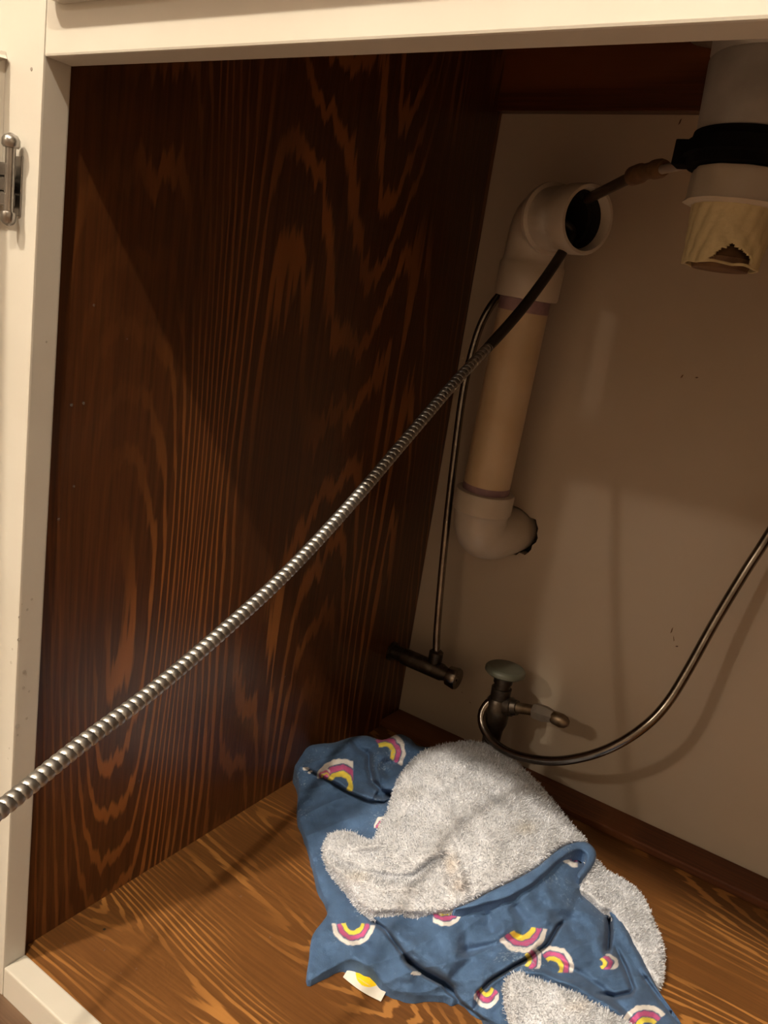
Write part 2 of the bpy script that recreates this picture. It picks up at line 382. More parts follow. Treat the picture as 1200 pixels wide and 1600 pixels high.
# ------------------------------------------------------------------ sink bowl and its drain
YD = .23
dc = at(1135, 350, YD); ax, ay = dc[0] + .002, YD
def zat(py, r=0): return at(1140, py, YD - r)[2]
sink = thing('sink', (ax, ay, ZT + .03), 'steel sink bowl hanging under the countertop above the drain', 'sink')
bm = bmesh.new(); bmesh.ops.create_cube(bm, size=1)
for v in bm.verts: v.co = Vector((.42 + v.co.x * .48, .23 + v.co.y * .38, .723 + v.co.z * .066))
bmesh.ops.delete(bm, geom=[f for f in bm.faces if f.normal.z > .9], context='FACES')
bmesh.ops.bevel(bm, geom=[e for e in bm.edges if len(e.link_faces) == 2], offset=.03, segments=4, profile=.5, affect='EDGES')
me = bpy.data.meshes.new('bowl'); bm.to_mesh(me); bm.free(); link('bowl', me, M_STEEL, sink)
drain = thing('sink_drain', (ax, ay, zat(250)), 'grey metal sink drain body with black collar at top right', 'drain')
ZB = zat(214)
z165 = zat(168, .03)
b_ = lathe('drain_body', (ax, ay, .692), (ax, ay, ZB - .002), [(0, .050), (.12, .047), (.3, .038), (.5, .0325), (.60, .0318), (.615, .0307), (.63, .0318), (.97, .0300), (1, .029)], M_DRAIN, drain, 48)
zr1 = zat(268)
blk = lathe('collar', (ax, ay, ZB), (ax, ay, zr1), [(0, .029), (.02, .031), (.2, .0315), (.28, .0335), (.7, .0345), (.75, .0325), (1, .0315)], M_BLACK, drain, 48)
blk['label'] = 'black rubber collar'
# tab of the collar
tl = at(1072, 250, YD); box('clamp_tab', (ax - .0395, ay - .008, (ZB + zr1) / 2 - .008), (ax - .028, ay + .006, (ZB + zr1) / 2 + .006), M_BLACK, blk, .001)
zn0 = zr1 - .0003; zn1 = zat(327)
def ragged(d, th): return 1 + .018 * np.sin(5 * th + 40 * d) + .015 * np.sin(11 * th)
nut = lathe('slip_nut', (ax, ay, zn0), (ax, ay, zn1), [(0, .0235), (.05, .0265), (.2, .0275), (.8, .0272), (.92, .0285), (1, .0245)], M_PVC, drain, 48, ragged)
nut['label'] = 'white plastic slip nut'
# crusty tailpiece with a torn lower edge
zt1 = zat(425)
def tail():
    seg = 120; rows = 70; v = []; f = []
    for j in range(rows + 1):
        t = j / rows
        for k in range(seg):
            a = 2 * math.pi * k / seg
            r = .0212 + .0005 * math.sin(2 * a + 1 + 2 * t) + .0004 * math.sin(11 * a + 3 * math.sin(5 * t)) * t - .0014 * t + .0003 * math.sin(17 * a + 9 * t)
            da = ((a - 4.62 + math.pi) % (2 * math.pi)) - math.pi      # peeling flap left of the tear
            r += .0016 * math.exp(-(da / .38) ** 2) * max(0, t - .35)
            v.append((ax + r * math.cos(a), ay + r * math.sin(a), zn1 + .002 + (zt1 - zn1) * t + .0004 * math.sin(7 * a) * t))
    for j in range(rows):
        for k in range(seg):
            a = 2 * math.pi * (k + .5) / seg; t = (j + .5) / rows
            da = ((a - 5.08 + math.pi) % (2 * math.pi)) - math.pi      # torn opening facing the camera
            top = .66 + (abs(da) * .62 if da < 0 else abs(da) * .30) + .012 * math.sin(23 * a) + .01 * math.sin(51 * a)
            if .955 > t > top and -.55 < da < .66: continue
            f.append((j * seg + k, j * seg + (k + 1) % seg, (j + 1) * seg + (k + 1) % seg, (j + 1) * seg + k))
    o = pydata('tailpiece', v, f, M_CRUST, drain, True)
    md = o.modifiers.new('thickness', 'SOLIDIFY'); md.thickness = .0014; md.offset = -1
    o['label'] = 'yellowed crusty tailpiece with a torn lower edge'
    return o
tp = tail()
lathe('residue', (ax, ay, zt1 + .0005), (ax, ay, zt1 + .016), [(0, .0155), (.4, .0172), (.8, .014), (1, .006)], M_RUST, tp, 32, ragged)

# thin tube with connector running back from the collar behind the elbow
hp0 = at(1076, 256, .245); 
hose = thing('drain_hose', at(1010, 268, .30), 'thin dark hose with a brown connector running from collar to behind elbow', 'hose')
P1 = Path(spline([at(1080, 255, .24), at(1055, 261, .262), at(1030, 266, .285)], 8))
t1 = sweep('clear_tube', P1, [(0, .0030), (P1.L, .0030)], M_CLEAR, hose, 16); t1['label'] = 'milky white tube end'
P2 = Path(spline([at(1038, 262, .28), at(1010, 268, .305), at(986, 276, .330)], 8))
cn = sweep('connector', P2, [(0, .0048), (P2.L * .1, .0062), (P2.L * .25, .0064), (P2.L * .35, .0054), (P2.L * .6, .0056), (P2.L * .68, .0068), (P2.L * .92, .0068), (P2.L, .0048)], M_RUST, hose, 20)
P3 = Path(spline([at(990, 275, .328), at(962, 283, .372), at(934, 298, .425), at(912, 312, .452), at(893, 322, .465), at(874, 333, .478)], 8))
sweep('rubber_hose', P3, [(0, .0042), (P3.L, .0042)], M_HOSE, hose, 18)

# ------------------------------------------------------------------ PVC drain pipe
pb = np.array([.0745, .442, .305]); pt = np.array(at(822, 462, .432)); up = pt - pb
pipe = thing('drain_pipe', tuple(pb), 'white and yellowed PVC drain pipe with open elbow on back wall', 'pipe')
def along(t): return pb + up * t
pm = lathe('pipe_section', along(-.06), along(1.04), [(0, .0236), (1, .0236)], M_PVCY, pipe, 40); pm['label'] = 'yellowed straight pipe length'
q = lathe('primer_stain', along(.925), along(1.0), [(0, .02375), (1, .02375)], M_PRIMER, pipe, 40); q['label'] = 'purple primer ring under the upper fitting'
q = lathe('primer_stain', along(.0), along(.035), [(0, .02375), (1, .02375)], M_PRIMER, pipe, 40); q['label'] = 'purple primer ring above the lower elbow'
# lower elbow : hub, sweep, into the wall
ob = np.array([oc[0], D + .02, oc[2]])
def bend(p0, d0, p1, d1, n=18, k=.55):
    L = np.linalg.norm(p1 - p0) * k; a, b, c, d = p0, p0 + d0 * L, p1 - d1 * L, p1; out = []
    for i in range(n + 1):
        t = i / n; out.append((1 - t) ** 3 * a + 3 * (1 - t) ** 2 * t * b + 3 * (1 - t) * t * t * c + t ** 3 * d)
    return out
ud = up / np.linalg.norm(up)
hb0 = along(.0) ; hb1 = hb0 - ud * .022
e_pts = [hb0, hb0 - ud * .011] + bend(hb1, -ud, np.array([oc[0], D - .004, oc[2]]), np.array([.10, 1, 0.02]), 18, .62) + [ob]
PE = Path(e_pts)
sweep('lower_elbow', PE, [(0, .0245), (.0006, .0292), (.003, .0300), (.0205, .0300), (.0225, .0282), (.028, .0272)] + [(.028 + (PE.L - .028) * k / 16, .0272 - .0025 * k / 16) for k in range(1, 17)], M_PVC, pipe, 48)
# upper elbow : hub on the pipe, bend, collar, open mouth
mc = at(919, 343, .388); nrm = np.array([.90, -.44, -.03]); nrm /= np.linalg.norm(nrm)
h0 = along(.985); h1 = along(1.0) + ud * .034
u_pts = [h0, h0 + ud * .012, h0 + ud * .024] + bend(h1, ud, mc - nrm * .024, nrm, 22, .60) + [mc - nrm * .012, mc]
PU = Path(u_pts); LU = PU.L
prof = [(0, .0245), (.0006, .0288), (.003, .0298), (.030, .0300), (.0325, .0284), (.036, .0278)]
for k in range(1, 15): prof.append((.036 + (LU - .050 - .036) * k / 14, .0278 - .0008 * k / 14))
prof += [(LU - .050, .0300), (LU - .0475, .0308), (LU - .045, .0304), (LU - .044, .0272), (LU - .024, .0262), (LU - .0225, .0280), (LU - .018, .0286), (LU - .002, .0286), (LU, .0276), (LU, .0250), (LU - .003, .0238), (LU - .022, .0236)]
sweep('upper_elbow', PU, prof, M_PVC, pipe, 56, cap=False)
bore = [(LU - .0221, .0237)] + [(LU - .0221 - .045 * k / 6, .0215) for k in range(0, 7)]
# near-black lining of the mouth and the plug that closes it
sweep('bore', PU, [(LU - .010, .02355), (LU - .022, .02345), (LU - .0225, .0205), (LU - .05, .020), (LU - .07, .020)], M_BORE, pipe, 40, cap=False)
lathe('bore_plug', PU.frame(LU - .069)[0], PU.frame(LU - .072)[0], [(0, .0198), (1, .0198)], M_BORE, pipe, 24)

# ------------------------------------------------------------------ supply tubes and valves
LV = thing('left_shutoff_valve', at(678, 1040, .452), 'tarnished chrome shutoff valve low on the dark panel under the left supply tube', 'valve')
lvc = at(680, 1046, .452)
X0 = PX + .0005
va = np.array([X0, .452, lvc[2] + .0005]); vb = np.array([at(716, 1060, .452)[0], .452, lvc[2] - .0005])
P = line(va, vb); Lq = P.L
sweep('valve_body', P, [(0, .0110), (.0025, .0110), (.003, .0078), (.016, .0078), (.0170, .0094), (Lq - .020, .0094), (Lq - .0180, .0084), (Lq - .0125, .0070)], M_VALVE, LV, 28)
hnd = sweep('oval_handle', P, [(Lq - .0125, .0070), (Lq - .0115, .0108), (Lq - .002, .0122), (Lq, .0112), (Lq, .0070), (Lq - .0008, .0035), (Lq, .0022)], M_CHROME, LV, 32)
hnd['label'] = 'round chrome handle end'
tx = at(679, 1035, .452)[0]
lathe('outlet_nut', (tx, .452, lvc[2] + .004), (tx, .452, lvc[2] + .022), [(0, .0062), (.35, .0062), (.36, .0078), (.9, .0078), (1, .0056)], M_VALVE, LV, 24, None)
LT = thing('supply_tube', (tx, .452, lvc[2] + .02), 'chrome supply tube rising beside the dark panel behind the snake', 'pipe')
pts = [(tx, .452, lvc[2] + .019), at(683, 985, .452), at(690, 900, .453), at(700, 800, .455), at(713, 690, .457), at(726, 600, .459), at(745, 525, .462), at(764, 483, .464), at(785, 455, .472), at(803, 425, .478), at(822, 395, .480), at(845, 360, .480), at(868, 335, .480)]
P = Path(spline(pts, 10)); sweep('tube', P, [(P.L * k / 90, .0040) for k in range(91)], M_CHROME, LT, 16)

RV = thing('right_shutoff_valve', at(785, 1090, .445), 'tarnished angle valve with green-grey round handle behind the towel', 'valve')
hc = at(790, 1046, .443)
vx, vy = hc[0], hc[1]
h = lathe('round_handle', (vx, vy, hc[2] - .0052), (vx, vy, hc[2] + .0030), [(0, .008), (.05, .0185), (.3, .0208), (.65, .0208), (.85, .0196), (1, .0170)], M_HANDLE, RV, 40); h['label'] = 'green-grey round handle'
zc = at(785, 1102, .443)[2]
lathe('stem', (vx, vy, hc[2] - .005), (vx, vy, zc + .006), [(0, .0100), (.35, .0098), (.36, .0085), (.55, .0085), (.56, .0104), (1, .0100)], M_VALVE, RV, 28)
lathe('valve_body', (vx, vy, zc + .0065), (vx, vy, .008), [(0, .0105), (.04, .0128), (.30, .0128), (.40, .0100), (.6, .0092), (1, .0088)], M_VALVE, RV, 32)
# brass outlet to the right with grey nut and capped end
e0 = np.array([vx + .006, vy, zc]); r1 = at(835, 1110, vy - .001); r2 = at(864, 1120, vy - .002); r3 = at(888, 1131, vy - .003)
lathe('elbow_nut', e0, e0 + (r1 - e0) * .45, [(0, .0100), (.6, .0098), (.65, .0086), (1, .0076)], M_VALVE, RV, 28)
b = lathe('brass_stub', e0 + (r1 - e0) * .4, r1, [(0, .0056), (1, .0056)], M_BRASS, RV, 24); b['label'] = 'dull brass stub'
b = lathe('compression_nut', r1 - (r2 - r1) * .05, r2, [(0, .0068), (.1, .0078), (.6, .0080), (.75, .0072), (1, .0060)], M_GREYNUT, RV, 6 * 4, hexfun); b['label'] = 'grey hexagonal compression nut'
lathe('end_cap', r2 - (r3 - r2) * .1, r3, [(0, .0055), (.15, .0066), (.6, .0070), (.85, .0058), (1, .003)], M_BRASS, RV, 24)
RT = thing('supply_tube', at(870, 1188, .40), 'chrome supply tube looping from the round-handled valve out to the right', 'pipe')
pts = [at(776, 1092, .440), at(763, 1098, .436), at(753, 1115, .430), at(756, 1138, .424), at(775, 1163, .416), at(810, 1181, .409), at(862, 1189, .404), at(915, 1182, .402), at(965, 1163, .404), at(1010, 1133, .410), at(1043, 1098, .420), at(1075, 1047, .430), at(1115, 975, .442), at(1160, 900, .452), at(1200, 838, .460), at(1262, 735, .462), at(1330, 600, .462), at(1400, 420, .462), (at(1440, 260, .45)[0], .45, .70), (at(1440, 260, .45)[0] + .004, .435, ZT + .004)]
P = Path(spline(pts, 10)); sweep('tube', P, [(P.L * k / 170, .0044) for k in range(171)], M_CHROME, RT, 18)

# ------------------------------------------------------------------ drain snake
snake = thing('drain_snake', (.12, .03, .28), 'coiled steel drain snake cable running diagonally into the open elbow', 'drain snake')
key = [(-330, 1500, .245), (-170, 1395, .285), (0, 1265, .333), (120, 1168, .368), (240, 1078, .405), (350, 985, .442), (450, 893, .480), (545, 791, .520), (640, 680, .562), (712, 596, .595), (765, 540, .622), (812, 487, .645), (850, 437, .665), (878, 395, .68), (893, 366, .692)]
sp_pts = [np.array(q) for q in ((-.06, -1.02, KF + .0045), (.06, -.84, KF + .0045), (.13, -.64, KF + .03), (.155, -.46, .03), (.16, -.31, .14))] + [atd(a, b, c) for a, b, c in key]
end = mc - nrm * .03 + np.array([0, 0, -.004])
sp_pts += [sp_pts[-1] * .45 + end * .55 + np.array([0, 0, .003]), end]
SP = Path(spline(sp_pts, 10))
cut = None
dd = np.linalg.norm(SP.p - atd(765, 540, .622), axis=1); cut = SP.s[int(dd.argmin())]
pitch = .0042; nst = 13
def coil(d, th):
    ph = (d / pitch - th / (2 * math.pi)) % 1.0
    return .79 + .24 * np.clip(1 - (2 * ph - 1) ** 2, 0, 1) ** .32
n = int(cut / pitch * nst)
sweep('coil_section', SP, [(cut * k / n, .0040) for k in range(n + 1)], M_SNAKE, snake, 20, coil)
tipst = [(cut - .004 + (SP.L - cut + .004) * k / 60, .0043 if k > 2 else .0041) for k in range(61)]
o = sweep('leader_section', SP, tipst, M_SLEEVE, snake, 18); o['label'] = 'greasy black leading end of the cable'

# ------------------------------------------------------------------ towel
def cspline(pts, n=5):
    P = np.array(pts, float); out = []; N = len(P)
    for i in range(N):
        a, b, c, d = P[i - 1], P[i], P[(i + 1) % N], P[(i + 2) % N]
        for k in range(n):
            t = k / n; out.append(.5 * (2 * b + (c - a) * t + (2 * a - 5 * b + 4 * c - d) * t * t + (3 * b - a - 3 * c + d) * t ** 3))
    return np.array(out)
def pl_dist(X, Y, poly, closed=False):
    """distance, nearest point and side of the nearest segment"""
    P = np.array(poly, float); Q = np.roll(P, -1, 0) if closed else P[1:]; P = P if closed else P[:-1]
    best = np.full(X.shape, 1e9); nx = np.zeros(X.shape); ny = np.zeros(X.shape); sd = np.zeros(X.shape); tt = np.zeros(X.shape)
    for i, (a, b) in enumerate(zip(P, Q)):
        ab = b - a; l2 = ab @ ab + 1e-9
        t = np.clip(((X - a[0]) * ab[0] + (Y - a[1]) * ab[1]) / l2, 0, 1)
        qx, qy = a[0] + t * ab[0], a[1] + t * ab[1]; d = np.hypot(X - qx, Y - qy); m = d < best
        best[m] = d[m]; nx[m] = qx[m]; ny[m] = qy[m]; sd[m] = np.sign(ab[0] * (Y - a[1]) - ab[1] * (X - a[0]))[m]; tt[m] = ((i + t) / len(P))[m]
    return best, nx, ny, sd, tt
def inside(X, Y, poly):
    r = np.zeros(X.shape, bool); P = np.array(poly); Q = np.roll(P, -1, 0)
    for (x1, y1), (x2, y2) in zip(P, Q):
        c = ((y1 > Y) != (y2 > Y)) & (X < (x2 - x1) * (Y - y1) / (y2 - y1 + 1e-12) + x1); r ^= c
    return r
BASE = cspline([(460, 1196), (478, 1168), (500, 1162), (522, 1160), (548, 1152), (572, 1149), (598, 1156), (622, 1147), (640, 1153), (655, 1166), (690, 1166), (740, 1163), (790, 1182), (825, 1212), (862, 1255), (895, 1295),
    (918, 1322), (925, 1350), (940, 1380), (970, 1420), (990, 1465), (1010, 1510), (1028, 1545), (1048, 1575), (1066, 1602), (1088, 1650), (1000, 1672), (880, 1668), (800, 1640), (776, 1602), (744, 1589), (719, 1567), (693, 1557), (643, 1557),
    (605, 1544), (579, 1516), (548, 1501), (513, 1516), (481, 1532), (484, 1490), (489, 1460), (513, 1424), (500, 1390), (492, 1360), (478, 1310), (465, 1272), (467, 1228)], 4)
TC = cspline([(658, 1177), (677, 1168), (710, 1161), (745, 1159), (785, 1175), (826, 1209), (862, 1250), (890, 1285), (918, 1318), (897, 1317), (872, 1327), (840, 1354), (805, 1374), (767, 1392), (720, 1417), (690, 1425), (662, 1427), (614, 1424), (576, 1424), (548, 1394),
    (519, 1361), (506, 1336), (508, 1313), (522, 1300), (548, 1300), (567, 1310), (585, 1312), (593, 1291), (608, 1262), (617, 1231), (632, 1203)], 4)
TB = cspline([(922, 1336), (931, 1342), (948, 1361), (983, 1380), (1005, 1403), (1024, 1447), (1037, 1487), (1032, 1539), (1014, 1521), (995, 1487), (973, 1453), (956, 1425), (938, 1418), (921, 1400), (906, 1390), (908, 1374)], 4)
TD = cspline([(788, 1545), (796, 1526), (812, 1519), (840, 1528), (878, 1544), (916, 1560), (954, 1580), (986, 1603), (1020, 1640), (980, 1668), (880, 1664), (815, 1640), (796, 1602), (787, 1570)], 4)
HM = cspline([(708, 1421), (738, 1408), (767, 1392), (805, 1374), (840, 1354), (872, 1327), (897, 1316), (918, 1316), (931, 1330), (929, 1347), (918, 1364), (906, 1375), (902, 1366), (914, 1350), (916, 1337), (907, 1329), (893, 1332), (872, 1346), (847, 1369), (824, 1387), (790, 1405), (761, 1412), (735, 1420)], 3)
ctrl = np.array([(460, 1198, 16), (478, 1168, 32), (465, 1272, 8), (500, 1390, 7), (487, 1480, 6), (481, 1531, 4), (515, 1512, 6), (548, 1500, 13), (605, 1544, 7), (643, 1557, 5), (693, 1557, 6), (744, 1589, 7), (520, 1190, 36), (575, 1155, 44),
    (622, 1150, 48), (640, 1190, 46), (540, 1250, 20), (520, 1310, 15), (560, 1350, 22), (550, 1440, 13), (600, 1480, 21), (650, 1480, 30), (700, 1500, 30), (640, 1530, 16), (745, 1520, 28), (700, 1200, 58), (740, 1165, 50), (800, 1205, 50), (740, 1260, 62), (800, 1300, 58),
    (860, 1262, 40), (900, 1300, 33), (925, 1330, 30), (650, 1330, 44), (600, 1370, 30), (700, 1400, 42), (800, 1370, 50), (850, 1350, 46), (880, 1400, 38), (820, 1440, 38), (750, 1450, 34), (950, 1370, 18), (1000, 1400, 12), (1030, 1460, 8),
    (1035, 1490, 7), (1028, 1535, 7), (960, 1450, 20), (900, 1480, 32), (860, 1540, 27), (950, 1540, 21), (1000, 1560, 17), (1040, 1580, 9), (1065, 1600, 6), (800, 1560, 22), (740, 1540, 21), (880, 1600, 22), (960, 1620, 18), (776, 1600, 8), (1090, 1655, 5), (800, 1650, 8), (900, 1670, 10)], float)
def tps():
    P = ctrl[:, :2] / 300; n = len(P); d = np.linalg.norm(P[:, None] - P[None], axis=2)
    K = np.where(d > 0, d * d * np.log(d + 1e-12), 0) + np.eye(n) * .004
    A = np.zeros((n + 3, n + 3)); A[:n, :n] = K; A[:n, n] = 1; A[:n, n + 1:] = P; A[n, :n] = 1; A[n + 1:, :n] = P.T
    return np.linalg.solve(A, np.concatenate([ctrl[:, 2] / 1000, [0, 0, 0]]))
CF = tps()
def hbase(X, Y):
    out = np.full(X.shape, CF[-3]) + CF[-2] * X / 300 + CF[-1] * Y / 300
    for (px, py, _), c in zip(ctrl, CF):
        d = np.hypot(X - px, Y - py) / 300; out += c * np.where(d > 0, d * d * np.log(d + 1e-12), 0)
    return np.clip(out, .0035, .066)
def wob(X, Y, sc_, seed):
    r = np.random.default_rng(seed); o = np.zeros(X.shape)
    for k in range(9):
        a = r.uniform(0, math.pi); f = 2 * math.pi / (sc_ * r.uniform(.6, 1.7)); ph = r.uniform(0, 6.28)
        o += np.sin((X * math.cos(a) + Y * math.sin(a)) * f + ph + 1.2 * np.sin((Y * math.cos(a) - X * math.sin(a)) * f * .6))
    return o / 5
# (polyline, half width px, depth mm) : negative depth is a ridge
CR_B = [([(567, 1424), (584, 1440), (601, 1452), (622, 1480), (643, 1508), (668, 1524), (693, 1536), (719, 1567), (750, 1592), (776, 1612)], 3.2, 9),
        ([(632, 1497), (650, 1512), (668, 1523), (693, 1536), (708, 1552)], 4.5, 18),
        ([(880, 1440), (872, 1448), (856, 1475), (830, 1495), (802, 1510), (767, 1532), (748, 1551), (742, 1575)], 3, 12),
        ([(951, 1432), (952, 1455), (949, 1488)], 4.5, 20), ([(908, 1392), (930, 1412), (951, 1432)], 4, 9),
        ([(960, 1478), (978, 1515), (989, 1545), (985, 1552), (960, 1557), (935, 1553)], 4, 8),
        ([(1000, 1518), (1030, 1560), (1062, 1600), (1080, 1640)], 3.5, 6),
        ([(720, 1488), (752, 1482), (783, 1472), (820, 1462)], 7, 4),
        ([(576, 1174), (577, 1200), (582, 1222), (598, 1237), (612, 1243)], 4.5, 8),
        ([(586, 1240), (600, 1247), (614, 1245)], 7, 14),
        ([(610, 1215), (596, 1200), (600, 1193), (640, 1190)], 6, 4),
        ([(548, 1152), (560, 1170), (575, 1178)], 5, 4),
        ([(892, 1340), (905, 1338), (912, 1348)], 8, 16),
        ([(800, 1412), (822, 1440), (812, 1470)], 9, 3), ([(760, 1425), (770, 1460)], 8, 2.5), ([(720, 1440), (735, 1500), (700, 1530)], 9, 3),
        ([(500, 1395), (520, 1440), (560, 1470), (600, 1500)], 10, 3), ([(505, 1320), (525, 1370), (560, 1420)], 10, 4),
        ([(840, 1400), (870, 1430), (905, 1440), (930, 1460)], 9, 3), ([(860, 1500), (905, 1520), (940, 1545), (980, 1580), (1010, 1620)], 6, 4),
        ([(905, 1400), (890, 1440), (905, 1475)], 10, 3), ([(480, 1250), (500, 1290), (540, 1300)], 12, 2.5)]
RG_B = [([(600, 1445), (640, 1478), (690, 1515), (730, 1545)], 12, 5), ([(860, 1455), (830, 1482), (780, 1512), (752, 1530)], 13, 6), ([(930, 1440), (935, 1480), (960, 1520)], 10, 4),
        ([(560, 1160), (540, 1190), (530, 1205)], 12, 3), ([(600, 1170), (590, 1200), (600, 1225)], 12, 5), ([(965, 1440), (1000, 1500), (1030, 1555)], 9, 5),
        ([(790, 1400), (800, 1440), (780, 1465)], 10, 3), ([(850, 1380), (860, 1420), (850, 1450)], 11, 3.5), ([(700, 1450), (705, 1490), (690, 1510)], 12, 3), ([(800, 1515), (850, 1522), (900, 1542), (950, 1570), (1000, 1610)], 6, 4)]
CR_C = [([(512, 1333), (530, 1348), (567, 1364), (617, 1372), (646, 1370), (674, 1348), (690, 1340)], 6, 6), ([(596, 1330), (606, 1308), (628, 1283), (662, 1253), (700, 1228), (730, 1215)], 8, 4.5),
        ([(560, 1330), (590, 1335), (612, 1350)], 8, 3), ([(700, 1330), (690, 1345), (703, 1380), (722, 1400)], 5, 3.5), ([(760, 1230), (800, 1260), (860, 1290)], 12, 3),
        ([(780, 1330), (820, 1310), (850, 1300)], 9, 3), ([(640, 1190), (655, 1220), (690, 1240)], 10, 3), ([(705, 1175), (740, 1190), (790, 1195)], 9, 3)]
RG_C = [([(520, 1345), (550, 1370), (600, 1390), (660, 1388), (700, 1370)], 9, 4), ([(520, 1312), (556, 1325), (600, 1318), (622, 1290), (640, 1262)], 8, 5), ([(700, 1335), (712, 1350), (722, 1378), (712, 1396)], 6, 3.5),
        ([(620, 1360), (680, 1320), (720, 1260)], 16, 4), ([(800, 1270), (850, 1310), (880, 1320)], 14, 3)]
CR_T = [([(905, 1380), (928, 1392), (955, 1402), (980, 1402)], 5, 4), ([(930, 1345), (945, 1375), (960, 1390)], 8, 2)]
FOLDS = [([(470, 1196), (490, 1206), (520, 1222), (548, 1239), (576, 1250), (600, 1253), (612, 1247)], 11, 20, -1)]   # upper layer lies on the left side of the line
def relief(X, Y, cr, rg):
    o = np.zeros(X.shape)
    for pl, wd_, dp in cr: d, _, _, _, t = pl_dist(X, Y, pl); o -= dp / 1000 * np.exp(-(d / wd_) ** 2) * np.clip(np.minimum(t, 1 - t) * 8 + .25, 0, 1)
    for pl, wd_, dp in rg: d, _, _, _, t = pl_dist(X, Y, pl); o += dp / 1000 * np.exp(-(d / wd_) ** 2) * np.clip(np.minimum(t, 1 - t) * 5 + .1, 0, 1)
    return o
def lift(d, wdt): q = np.clip(d / wdt, 0, 1); return np.sqrt(1 - (1 - q) ** 2)
WHITE, PINK, YEL = (.74, .73, .73), (.50, .10, .26), (.74, .61, .09)
BLUE = np.array((.058, .112, .222))
# centre, outer radius, apex direction (deg, 0 = right, 90 = down in the picture), squash across the apex, half sweep, clip box
RB = [((599, 1178), 35, -42, .9, 78, None), ((530, 1228), 42, -62, .9, 88, (478, 1150, 552, 1242)), ((508, 1214), 13, -100, .9, 90, (490, 1195, 516, 1222)), ((600, 1294), 18, -110, .8, 90, (580, 1262, 605, 1294)),
      ((552, 1441), 35, 92, .92, 84, None), ((694, 1412), 34, 70, .9, 80, (676, 1424, 735, 1450)), ((815, 1446), 41, 78, .95, 70, (776, 1448, 856, 1495)), ((862, 1513), 34, -40, .95, 82, (842, 1470, 900, 1520)),
      ((812, 1500), 34, 0, .8, 50, (812, 1482, 846, 1514)), ((930, 1505), 35, 0, .5, 60, (930, 1490, 968, 1515)), ((760, 1536), 38, 88, .62, 62, (740, 1530, 780, 1578)), ((1012, 1612), 42, -125, .9, 80, (960, 1568, 1040, 1640)),
      ((908, 1318), 38, 130, .8, 70, (872, 1332, 903, 1364))]
def dye_blue(X, Y):
    C = np.tile(BLUE, (X.size, 1)).reshape(X.shape + (3,)).copy()
    C *= (1 + .10 * wob(X, Y, 60, 3) + .05 * wob(X, Y, 12, 4))[..., None]
    Xw = X + 1.3 * wob(X, Y, 16, 11); Yw = Y + 1.3 * wob(X, Y, 15, 12)
    for (cx, cy), R, ang, sq, half, clip in RB:
        a = math.radians(ang); dx, dy = Xw - cx, Yw - cy
        u = dx * math.cos(a) + dy * math.sin(a); v = (-dx * math.sin(a) + dy * math.cos(a)) / sq
        rho = np.hypot(u, v) / R; th = np.abs(np.degrees(np.arctan2(v, u)))
        ed = np.clip((half - th) * np.radians(1) * rho * R + .5, 0, 1)
        if clip: ed *= np.clip(X - clip[0], 0, 1) * np.clip(clip[2] - X, 0, 1) * np.clip(Y - clip[1], 0, 1) * np.clip(clip[3] - Y, 0, 1)
        for lo, hi, c in ((.36, .56, YEL), (.60, .79, PINK), (.84, 1.04, WHITE)):
            k = (ed * np.clip((rho - lo) * R + .5, 0, 1) * np.clip((hi - rho) * R + .5, 0, 1))[..., None]; C = C * (1 - k) + np.array(c) * k
    for x, y, rx, ry in ((478, 1201, 5, 3), (650, 1521, 8, 2.5), (484, 1206, 4, 1.5)): C[((Xw - x) / rx) ** 2 + ((Yw - y) / ry) ** 2 < 1] = WHITE
    return np.clip(C, 0, 1)
def dye_terry(X, Y):
    C = np.tile(np.array((.58, .61, .675)), (X.size, 1)).reshape(X.shape + (3,)).copy()
    C *= (1 + .06 * wob(X, Y, 50, 21) + .05 * wob(X, Y, 7, 22))[..., None]
    for x, y, rx, ry, k, c in ((704, 1352, 11, 18, .45, (.60, .50, .40)), (715, 1385, 14, 12, .4, (.60, .50, .42)), (820, 1295, 16, 10, .4, (.52, .47, .38)), (688, 1301, 2, 3, .8, (.1, .1, .1)), (712, 1218, 2.5, 2.5, .6, (.15, .14, .13)), (560, 1370, 18, 8, .35, (.6, .53, .42)), (900, 1575, 20, 9, .3, (.6, .5, .4)), (640, 1240, 20, 14, .15, (.4, .37, .32))):
        w_ = k * np.exp(-((X - x) / rx) ** 2 - ((Y - y) / ry) ** 2)[..., None]; C = C * (1 - w_) + np.array(c) * w_
    return np.clip(C, 0, 1)

